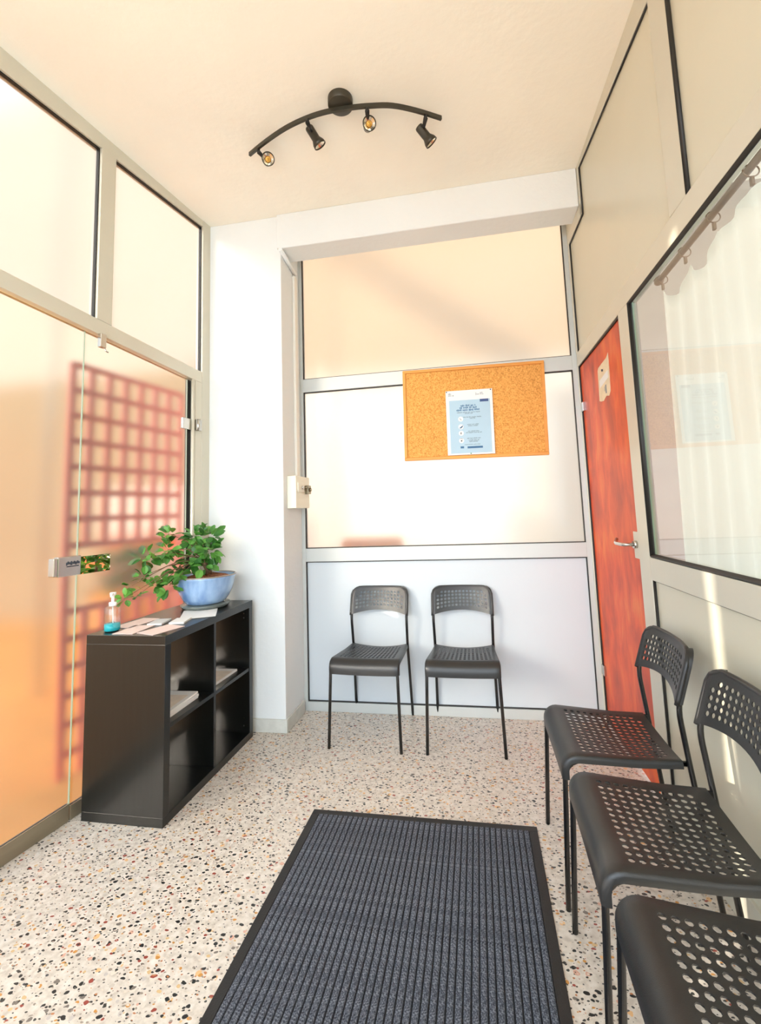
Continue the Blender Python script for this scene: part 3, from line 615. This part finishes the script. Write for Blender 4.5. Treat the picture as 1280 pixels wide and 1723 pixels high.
o = MB().box((-0.105, -0.14, 0), (0.105, 0.14, 0.010)).build('magazine', 'paper'); o.location = (-1.50, 2.349, ZM + 0.0005); o.rotation_euler = (0, 0, 0.0); tag(o, 'single beige-covered magazine in the far upper compartment', 'magazine', 'magazines in the shelf unit')
MB().box((-0.095, -0.13, 0.010), (0.098, 0.10, 0.0108)).build('cover', 'paper_beige', o)

# pump bottle
pb = tag(empty('pump_bottle', (-1.672, 1.880, ZT)), 'clear pump bottle with a little turquoise gel on the shelf top', 'bottle')
MB().lathe([(0.030, 0.0), (0.034, 0.004), (0.034, 0.100), (0.030, 0.110), (0.013, 0.116), (0.013, 0.124)], 24).build('bottle_body', 'bottle', pb)
MB().lathe([(0.029, 0.003), (0.032, 0.006), (0.032, 0.034), (0.0, 0.0345)], 24).build('gel', 'liquid', pb)
pm = MB().lathe([(0.016, 0.112), (0.016, 0.128), (0.006, 0.130), (0.006, 0.158), (0.013, 0.160), (0.013, 0.172), (0.0, 0.173)], 20).build('pump', 'pumpwhite', pb)
MB().tube([(0, 0, 0.166), (0.020, -0.030, 0.166), (0.024, -0.038, 0.160)], 0.005, 8).build('nozzle', 'pumpwhite', pm)
MB().tube([(0, 0, 0.112), (0.003, 0.002, 0.012)], 0.0025, 6).build('dip_tube', 'pumpwhite', pb)

# bonsai
PX, PY = -1.532, 2.392
sa = MB().lathe([(0.108, 0.0), (0.122, 0.006), (0.131, 0.020), (0.128, 0.0238), (0.0, 0.024)], 40).build('plant_saucer', 'saucer'); sa.location = (PX, PY, ZT); tag(sa, 'grey-green glazed saucer under the blue plant pot', 'saucer')
bp_ = tag(empty('bonsai_plant', (PX, PY, ZT + 0.0245)), 'small-leaved bonsai in a blue glazed bowl on the shelf unit', 'plant')
pot = MB().lathe([(0.088, 0.0), (0.104, 0.006), (0.124, 0.035), (0.142, 0.075), (0.153, 0.115), (0.158, 0.148), (0.164, 0.158), (0.161, 0.164), (0.150, 0.160), (0.146, 0.140), (0.0, 0.139)], 48).xf(Matrix.Diagonal((1, 1, 0.925, 1))).build('pot', 'pot', bp_)
MB().tube([(0.1605 * math.cos(a), 0.1605 * math.sin(a), 0.1512) for a in [2 * math.pi * k / 40 for k in range(40)]], 0.0045, 6, closed=True).build('rim', 'potrim', pot)
sl = MB(); rs = random.Random(3)
sl.lathe([(0.147, 0.138), (0.12, 0.150), (0.08, 0.160), (0.04, 0.168), (0.0, 0.17)], 30)
sl.v = [(x, y, z - 0.010 + rs.uniform(-0.004, 0.006)) for x, y, z in sl.v]; sl.build('soil', 'soil', bp_)
def bproj(u, v, y):   # photo pixel -> point at depth y, relative to the plant's base
    a, b = (u - CX) / F_PX, -(v - CY) / F_PX
    d = fwd + rt * a + up * b; t = y / d.y; p = Vector((0, 0, CAM_H)) + d * t
    return p - Vector((PX, PY, ZT + 0.0245))
trunk_pts = [(0.01, 0, 0.155), (0.015, 0.0, 0.185), (0.0, -0.01, 0.215), (-0.01, -0.015, 0.25), (-0.005, 0, 0.29)]
MB().tube(trunk_pts, [0.026, 0.019, 0.015, 0.012, 0.008], 10).build('trunk', 'bark', bp_)
clusters = [  # u, v, depth, radius(m), leaves
    (352, 925, 2.40, 0.058, 46), (330, 905, 2.40, 0.050, 34), (352, 903, 2.42, 0.045, 26), (322, 940, 2.34, 0.050, 30), (345, 950, 2.33, 0.040, 16),
    (300, 945, 2.30, 0.045, 22), (288, 900, 2.32, 0.034, 16), (282, 925, 2.28, 0.035, 14), (245, 938, 2.16, 0.040, 20), (240, 970, 2.12, 0.030, 11),
    (285, 985, 2.22, 0.038, 20), (300, 965, 2.26, 0.035, 12), (262, 985, 2.14, 0.030, 9), (230, 1003, 2.04, 0.022, 6), (208, 1008, 1.98, 0.020, 7), (222, 985, 2.06, 0.02, 5)]
lm = MB(); prof = [(0.0, 0.0), (0.18, 0.20), (0.45, 0.32), (0.72, 0.29), (0.92, 0.12), (1.0, 0.0)]
mid = [(0, t, 0.06 * t - 0.22 * t * t) for t, _ in prof]; Lf = [(-wd_, t, z + 0.35 * wd_ * 0.6) for (t, wd_), (_, _, z) in zip(prof, mid)]; Rt_ = [(wd_, t, z + 0.35 * wd_ * 0.6) for (t, wd_), (_, _, z) in zip(prof, mid)]
for k in range(len(prof) - 1):
    for side_, fl in ((Lf, False), (Rt_, True)):
        q = [side_[k], mid[k], mid[k + 1], side_[k + 1]]
        q = [p for i, p in enumerate(q) if p not in q[:i]]
        lm.quad(q[::-1] if fl else q, smooth=True)
leaf_me = lm.mesh('leaf', 'leaf')
rs = random.Random(11)
br = 0
start = Vector((-0.005, -0.01, 0.24))
for (u, v, y, rad, n) in clusters:
    c0 = bproj(u, v, y)
    midp = (start + c0) / 2 + Vector((rs.uniform(-.02, .02), rs.uniform(-.02, .02), 0.03))
    MB().tube([start, midp, c0], [0.004, 0.0025, 0.0015], 6).build('branch', 'bark', bp_)
    for k in range(n):
        d = Vector((rs.gauss(0, 1), rs.gauss(0, 1), rs.gauss(0, 0.85))).normalized()
        r_ = rad * (0.35 + 0.65 * rs.random())
        pos = c0 + d * r_
        dr = (d + Vector((rs.uniform(-.5, .5), rs.uniform(-.5, .5), rs.uniform(-.2, .45)))).normalized()
        nrm = (Vector((rs.uniform(-.2, .9), rs.uniform(-1.1, .2), 0.9))).normalized()
        xax = dr.cross(nrm).normalized(); zax = xax.cross(dr).normalized()
        q = Matrix((xax, dr, zax)).transposed().to_euler()
        s_ = rs.uniform(0.042, 0.070) * (0.8 if rad < 0.032 else 1)
        link_part('leaf', leaf_me, bp_, pos, q, (s_, s_, s_))

# ------------------------------------------------------------------ cork board with poster
cb = tag(empty('cork_board', (0.008, YB - 0.0225, 1.883)), 'wood-framed cork notice board hung on the back partition', 'board')
cb.rotation_euler = (0, R(0.7), 0)
BW, BH, fw = 0.905, 0.602, 0.020
MB().box((-BW / 2 + fw, -0.010, -BH / 2 + fw), (BW / 2 - fw, -0.002, BH / 2 - fw)).build('cork_sheet', 'cork', cb)
for a, b in (((-BW / 2, -BH / 2), (BW / 2, -BH / 2 + fw)), ((-BW / 2, BH / 2 - fw), (BW / 2, BH / 2)), ((-BW / 2, -BH / 2 + fw), (-BW / 2 + fw, BH / 2 - fw)), ((BW / 2 - fw, -BH / 2 + fw), (BW / 2, BH / 2 - fw))):
    MB().box((a[0], -0.018, a[1]), (b[0], 0.0, b[1])).build('frame_rail', 'corkframe', cb, bevel=0.003)
po = tag(empty('poster', (-0.016, YB - 0.0225 - 0.0192, 1.815)), 'white and pale blue printed notice pinned to the cork board', 'poster')
po.rotation_euler = (0, R(0.5), 0)
pw, ph = 0.297, 0.42
MB().box((-pw / 2, -0.0008, -ph / 2), (pw / 2, 0.0, ph / 2)).build('sheet', 'paper', po)
def flat(name, rects, mat, y=-0.0012, parent=po):
    mb = MB()
    for x0, x1, z0, z1 in rects: mb.box((x0, y, z0), (x1, -0.0008, z1))
    return mb.build(name, mat, parent)
flat('blue_field', [(-0.128, 0.132, -0.200, 0.146)], 'poster_blue')
flat('badge', [(0.068, 0.122, 0.128, 0.146)], 'ink_navy', -0.0014)
rs = random.Random(5)
def words(x0, x1, z, h):
    out = []; x = x0
    while x < x1 - 0.004:
        l_ = min(rs.uniform(0.012, 0.034), x1 - x); n = max(2, int(l_ / (h * 0.55))); step = l_ / n
        for k in range(n): out.append((x + k * step, x + k * step + step * 0.72, z + (0 if rs.random() < .8 else -h * .2), z + h * (1 if rs.random() < .35 else 0.75)))
        x += l_ + h * 0.55
    return out
flat('headline', words(-0.055, 0.040, 0.104, 0.011) + words(-0.062, 0.050, 0.090, 0.011) + words(-0.082, 0.070, 0.075, 0.011), 'ink_blue', -0.0016)
flat('small_print', words(-0.08, 0.072, 0.062, 0.006) + words(-0.03, 0.02, 0.054, 0.006) + words(-0.04, 0.073, 0.030, 0.006) + words(0.0, 0.035, 0.022, 0.006) + words(-0.018, 0.056, -0.018, 0.006) + words(-0.012, 0.05, -0.027, 0.006) + words(-0.014, 0.056, -0.062, 0.006) + words(-0.028, 0.072, -0.071, 0.006) + words(-0.022, 0.068, -0.108, 0.006) + words(-0.012, 0.055, -0.120, 0.006) + words(-0.010, 0.05, -0.129, 0.006) + words(-0.04, 0.06, -0.147, 0.005), 'ink_grey', -0.0016)
flat('logo_text', words(-0.132, -0.095, 0.176, 0.007) + words(-0.132, -0.112, 0.186, 0.008) + words(0.05, 0.095, 0.176, 0.006) + words(0.07, 0.09, 0.185, 0.006) + [(0.044, 0.047, 0.172, 0.190)], 'ink_grey', -0.0014)
flat('blue_bar', [(-0.022, 0.074, -0.170, -0.157), (-0.066, -0.044, -0.168, -0.155)], 'ink_blue', -0.0016)
for z in (0.022, -0.028, -0.070, -0.118):
    mb = MB(); n = 20; zc = z
    mb.f.append(tuple(range(n))); mb.mi.append(0); mb.sm.append(False)
    mb.v += [(-0.058 + 0.016 * math.cos(2 * math.pi * k / n), -0.0013, zc + 0.016 * math.sin(2 * math.pi * k / n)) for k in range(n)]
    b0 = len(mb.v); mb.v += [(x, -0.0009, zz) for x, _, zz in mb.v[:n]]
    for k in range(n): mb.f.append((k, (k + 1) % n, b0 + (k + 1) % n, b0 + k)); mb.mi.append(0); mb.sm.append(False)
    ic = mb.build('icon', 'paper', po)
    gl_ = MB()
    if z == -0.028: gl_.tube([(-0.066, -0.0014, z - 0.008), (-0.056, -0.0014, z - 0.004), (-0.046, -0.0014, z + 0.006)], [0.003, 0.005, 0.002], 6)
    elif z == -0.070: gl_.tube([(-0.060, -0.0014, z - 0.006), (-0.058, -0.0014, z + 0.008)], [0.004, 0.0015], 6)
    elif z == -0.118: gl_.tube([(-0.058, -0.0014, z - 0.006), (-0.058, -0.0014, z + 0.002)], [0.003, 0.006], 6).tube([(-0.066, -0.0014, z + 0.010), (-0.058, -0.0014, z + 0.014), (-0.050, -0.0014, z + 0.010)], 0.0012, 5)
    else: gl_.tube([(-0.064, -0.0014, z + 0.004), (-0.058, -0.0014, z - 0.002), (-0.053, -0.0014, z - 0.008)], 0.0016, 5)
    gl_.build('pictogram', 'ink_blue' if z == -0.028 else ('ink_grey' if z == 0.022 else 'ink_dark'), ic)
for x, z, mt_ in ((-0.142, 0.203, 'pin_dark'), (0.138, 0.203, 'pin_dark'), (-0.002, -0.203, 'pin_green')):
    MB().tube([(x, 0.0, z), (x, -0.004, z), (x, -0.007, z)], [0.002, 0.0045, 0.003], 8).build('push_pin', mt_, po)

# ------------------------------------------------------------------ ceiling spot bar
sp = tag(empty('spotlight_bar', (-0.535, 1.905, H)), 'dark bronze curved ceiling spotlight bar with four swivel heads', 'ceiling light')
o3 = Vector((-0.535, 1.905, H))
MB().lathe([(0.059, 0.0), (0.059, -0.034), (0.056, -0.037), (0.0, -0.038)], 32, cap0=False).build('canopy', 'lampmetal', sp)
barp = [(-1.06, 2.022), (-0.942, 1.963), (-0.815, 1.91), (-0.696, 1.878), (-0.589, 1.865), (-0.475, 1.868), (-0.379, 1.879), (-0.285, 1.899), (-0.181, 1.948), (-0.069, 2.016)]
ZBAR = 3.172; kz = (ZBAR - CAM_H) / (3.13 - CAM_H); barp = [(x * kz, y * kz) for x, y in barp]
mb = MB()
fine = []
for i in range(len(barp) - 1):
    p0 = Vector(barp[max(i - 1, 0)]); p1 = Vector(barp[i]); p2 = Vector(barp[i + 1]); p3 = Vector(barp[min(i + 2, len(barp) - 1)])
    for k in range(4):
        t = k / 4; fine.append(0.5 * ((2 * p1) + (p2 - p0) * t + (2 * p0 - 5 * p1 + 4 * p2 - p3) * t * t + (3 * p1 - p0 - 3 * p2 + p3) * t ** 3))
fine.append(Vector(barp[-1]))
prev = None
for i, q in enumerate(fine):
    tdir = (fine[min(i + 1, len(fine) - 1)] - fine[max(i - 1, 0)]).normalized(); nn = Vector((-tdir.y, tdir.x)) * 0.006
    ring = [(q.x - nn.x - o3.x, q.y - nn.y - o3.y, ZBAR - 0.010 - H), (q.x + nn.x - o3.x, q.y + nn.y - o3.y, ZBAR - 0.010 - H), (q.x + nn.x - o3.x, q.y + nn.y - o3.y, ZBAR + 0.010 - H), (q.x - nn.x - o3.x, q.y - nn.y - o3.y, ZBAR + 0.010 - H)]
    b = len(mb.v); mb.v += ring
    if prev is not None:
        for k in range(4): mb.f.append((prev + k, prev + (k + 1) % 4, b + (k + 1) % 4, b + k)); mb.mi.append(0); mb.sm.append(False)
    else: mb.f.append((b + 3, b + 2, b + 1, b)); mb.mi.append(0); mb.sm.append(False)
    prev = b
mb.f.append((prev, prev + 1, prev + 2, prev + 3)); mb.mi.append(0); mb.sm.append(False)
mb.build('bar', 'lampmetal', sp)
def spot(jx, jy, hc, axis):
    # jx, jy: joint on the bar; hc: centre of the head; axis: where the lamp points
    j = Vector((jx * kz, jy * kz, ZBAR - 0.010)) - o3; h = Vector((hc[0] * kz, hc[1] * kz, CAM_H + (hc[2] - CAM_H) * kz)) - o3; a = Vector(axis).normalized()
    q = a.to_track_quat('Z', 'Y').to_matrix().to_4x4(); T = Matrix.Translation(h) @ q
    hd = MB().lathe([(0.0, -0.052), (0.019, -0.050), (0.021, -0.044), (0.021, 0.012), (0.024, 0.018), (0.031, 0.032), (0.033, 0.048), (0.030, 0.048), (0.028, 0.040)], 24, cap0=False).xf(T).build('spot_head', 'lampmetal', sp)
    MB().lathe([(0.028, 0.043), (0.020, 0.036), (0.011, 0.030)], 24, cap0=False).xf(T).build('reflector', 'reflector', hd)
    MB().lathe([(0.014, 0.0345), (0.011, 0.031), (0.011, 0.036), (0.0, 0.038)], 16, cap0=False).xf(T).build('bulb', 'bulb_amber', hd)
    att = h - a * 0.02
    MB().tube([j, j + Vector((0, 0, -0.014)), j + Vector((0, 0, -0.015)), (j + Vector((0, 0, -0.015))) * 0.6 + att * 0.4, att], [0.008, 0.008, 0.011, 0.009, 0.007], 10).build('swivel_joint', 'gasket', hd)
def toward_cam(p, dx=0, dz=0): return Vector((0, 0, CAM_H)) - Vector(p) + Vector((dx, 0, dz))
h1 = (-0.967, 2.035, 3.090); h3 = (-0.413, 1.955, 3.105)
spot(-0.995, 1.990, h1, toward_cam(h1, 0.15, 0.5)); spot(-0.400, 1.876, h3, toward_cam(h3, 0.25, 0.6))
h2 = (-0.690, 1.975, 3.118); h4 = (-0.150, 2.035, 3.075)
spot(-0.690, 1.877, h2, (0.55, 0.45, -0.95)); spot(-0.140, 1.972, h4, (0.62, 0.35, -0.75))

# ------------------------------------------------------------------ key box and cable trunking on the stub wall's side
kb = tag(empty('key_switch_box', (XCOL, 2.81, 1.408)), 'ivory wall box with keys in its lock on the side of the stub wall', 'switch box')
MB().box((0.0005, -0.116, -0.102), (0.060, 0.116, 0.102)).build('case', 'boxplastic', kb, bevel=0.004)
lp = MB().box((0.060, -0.095, 0.000), (0.068, 0.010, 0.060)).build('lock_plate', 'boxplastic', kb, bevel=0.003)
MB().tube([(0.066, -0.03, 0.030), (0.076, -0.03, 0.030)], 0.011, 16).build('lock_cylinder', 'chrome', lp)
MB().box((0.076, -0.034, 0.028), (0.090, -0.026, 0.032)).lathe([(0.012, -0.002), (0.012, 0.002)], 14, (0.098, -0.03, 0.03), cap1=True).build('key', 'keys', kb)
MB().box((0.060, 0.03, -0.010), (0.085, 0.085, 0.046)).tube([(0.085, 0.058, 0.018), (0.096, 0.058, 0.018)], 0.012, 12).build('turn_switch', 'keys', kb, bevel=0.003)
tr = MB().box((XCOL + 0.0005, 2.822, 1.512), (XCOL + 0.018, 2.868, 2.90)).build('cable_trunking', 'trunking', bevel=0.002); tag(tr, 'white plastic cable trunking rising from the ivory box', 'trunking')
t2 = MB().tube([(XCOL + 0.014, 2.60, 2.965), (XCOL + 0.014, 2.85, 2.925)], 0.014, 10).build('cable_conduit', 'plaster'); tag(t2, 'short white conduit below the beam end at the stub wall', 'conduit')

# ------------------------------------------------------------------ note on the orange door
nt = empty('door_note', RW, RIGHT_RZ)
tag(nt, 'torn yellowed paper note pinned to the orange door', 'note')
pts = [(2.587, 1.82), (2.583, 1.90), (2.579, 1.985), (2.565, 1.998), (2.50, 2.005), (2.43, 2.010), (2.396, 2.028), (2.398, 1.93), (2.404, 1.83), (2.43, 1.812), (2.47, 1.822), (2.52, 1.806), (2.56, 1.812)]
poly_panel('sheet', [(ur(y), z) for y, z in pts], nt, -0.0078, -0.0068, 'paper_yellowed')
poly_panel('label_strip', [(ur(y), z) for y, z in [(2.56, 1.885), (2.56, 1.925), (2.42, 1.945), (2.42, 1.905)]], nt, -0.0068, -0.0062, 'paper')
MB().tube([(ur(2.495), -0.0066, 1.965), (ur(2.495), 0.0, 1.965)], 0.006, 8).build('push_pin', 'pin_dark', nt)
MB().box((ur(2.46), -0.0068, 1.835), (ur(2.475), -0.0063, 1.88)).box((ur(2.485), -0.0068, 1.85), (ur(2.49), -0.0063, 1.875)).build('scribble', 'ink_grey', nt)

# ------------------------------------------------------------------ curtain and rod in the neighbouring room
XC = 0.835
rod = tag(empty('curtain_rod', (XC, 0.9, 2.225)), 'brown curtain rod with rings behind the interior window', 'curtain rod')
MB().tube([(0, -2.0, 0), (0, 1.15, 0)], 0.012, 12).build('pole', 'curtain_rod', rod)
MB().lathe([(0.0, -0.03), (0.014, -0.026), (0.02, -0.008), (0.016, 0.008), (0.010, 0.016)], 14, cap0=False).xf(Matrix.Translation((0, 1.165, 0)) @ Matrix.Rotation(R(90), 4, 'X')).build('finial', 'curtain_rod', rod)
ring_y = [1.14 - 0.215 * k for k in range(14)]
for ry in ring_y:
    MB().tube([(0.022 * math.cos(2 * math.pi * k / 16), ry + 0.004 * math.sin(2 * math.pi * k / 16), -0.010 + 0.022 * math.sin(2 * math.pi * k / 16)) for k in range(16)], 0.0022, 6, closed=True).build('ring', 'curtain_rod', rod)
    MB().box((-0.004, ry - 0.006, -0.056), (0.004, ry + 0.006, -0.030)).build('clip', 'curtain_rod', rod)
mb = MB(); ny, nz = 170, 26
def cur(i, j):
    yy = ring_y[0] - (ring_y[0] - ring_y[-1]) * i / ny; ph_ = (ring_y[0] - yy) / 0.215
    top = -0.059 - (0.05 + 0.025 * math.sin(ph_ * 1.7)) * abs(math.sin(math.pi * ph_)) ** 0.8; t = j / nz; z = top + (-2.05 - top) * t
    x = 0.018 * math.cos(2 * math.pi * ph_ * 2) * (0.4 + 0.6 * t) + 0.010 * math.sin(9 * yy + 3 * t)
    return (x, yy + 0.08 * t * (1 - i / ny), z)
mb.v = [cur(i, j) for i in range(ny + 1) for j in range(nz + 1)]
for i in range(ny):
    for j in range(nz): a = i * (nz + 1) + j; mb.f.append((a, a + 1, a + nz + 2, a + nz + 1)); mb.mi.append(0); mb.sm.append(True)
ct = mb.build('curtain', 'curtain'); ct.location = (XC, 0.9, 2.225); s_ = ct.modifiers.new('thickness', 'SOLIDIFY'); s_.thickness = 0.001
tag(ct, 'sheer off-white curtain hanging behind the interior window', 'curtain')

# ------------------------------------------------------------------ things glimpsed outside, plus an unseen shade caster
pl = tag(empty('garden_planter', (-3.2, 3.39, -0.06)), 'terracotta planter with a leafy shrub, glimpsed through the clear slot by the lock', 'planter')
MB().box((-0.14, -0.26, 0), (0.14, 0.26, 0.80)).build('planter_box', 'terracotta', pl, bevel=0.01)
rs = random.Random(21)
bush_me = lm.mesh('leaf', 'bush')
for k in range(290):
    d = Vector((rs.uniform(-1, 1) * 0.14, rs.uniform(-1, 1) * 0.26, rs.uniform(0.80, 1.12)))
    s_ = rs.uniform(0.05, 0.09); link_part('leaf', bush_me, pl, d, (rs.uniform(-.8, .8), rs.uniform(-.8, .8), rs.uniform(0, 6.28)), (s_, s_, s_))
MB().tube([(0, 0, 0.80), (0.02, 0.0, 0.95), (0.0, 0.01, 1.08)], 0.012, 8).build('stem', 'bark', pl)
gw = tag(empty('garden_wall', (-3.6, 4.25, -0.06)), 'low red garden wall with a white top band behind the lattice', 'wall')
MB().box((-0.93, 0, 0), (0.58, 0.18, 1.16)).build('base', 'brick_red', gw); MB().box((-0.95, -0.02, 1.16), (0.60, 0.20, 1.66)).build('white_band', 'court_white', gw, bevel=0.01)
MB().box((-0.18, -0.10, 0.0), (0.02, -0.001, 0.98)).build('white_block', 'court_white', gw, bevel=0.01)
ac = tag(empty('orange_armchair', (-0.80, 3.75, -0.06)), 'orange upholstered chair standing just behind the frosted back pane', 'chair')
MB().box((-0.26, -0.26, 0.38), (0.26, 0.30, 0.50)).build('seat', 'orange_cloth', ac, bevel=0.04)
MB().box((-0.24, -0.30, 0.50), (0.24, -0.20, 1.13)).build('backrest', 'orange_cloth', ac, bevel=0.04)
for x in (-0.22, 0.22):
    for y in (-0.24, 0.26): MB().tube([(x, y, 0), (x, y, 0.38)], 0.018, 8).build('leg', 'tube', ac)

rb_ = tag(empty('shade_beam', (-1.72, 3.0, H + 0.2)), 'unseen sloping beam added outside to cast the slanting shade on the annex wall', 'shade beam')  # unseen beam, added and sloped to throw diagonal shade on the annex wall
def rel(p): return Vector(p) - Vector((-1.72, 3.0, H + 0.2))
a_, b_ = rel((-3.9, 3.2, 5.30)), rel((-1.72, 3.2, 3.60)); n_ = Vector((0.62, 0, 0.79)) * 0.17; d_ = Vector((0, 0.06, 0))
MB().hexa([a_ - n_ - d_, b_ - n_ - d_, b_ - n_ + d_, a_ - n_ + d_, a_ + n_ - d_, b_ + n_ - d_, b_ + n_ + d_, a_ + n_ + d_]).build('beam', 'court_peach', rb_)
MB().tube([(0, 0.02, 0), (0, 0.2, 0.2)], 0.03, 8).tube([rel((-3.9, 3.2, -0.06)), a_], 0.03, 8).build('strut', 'alu', rb_)
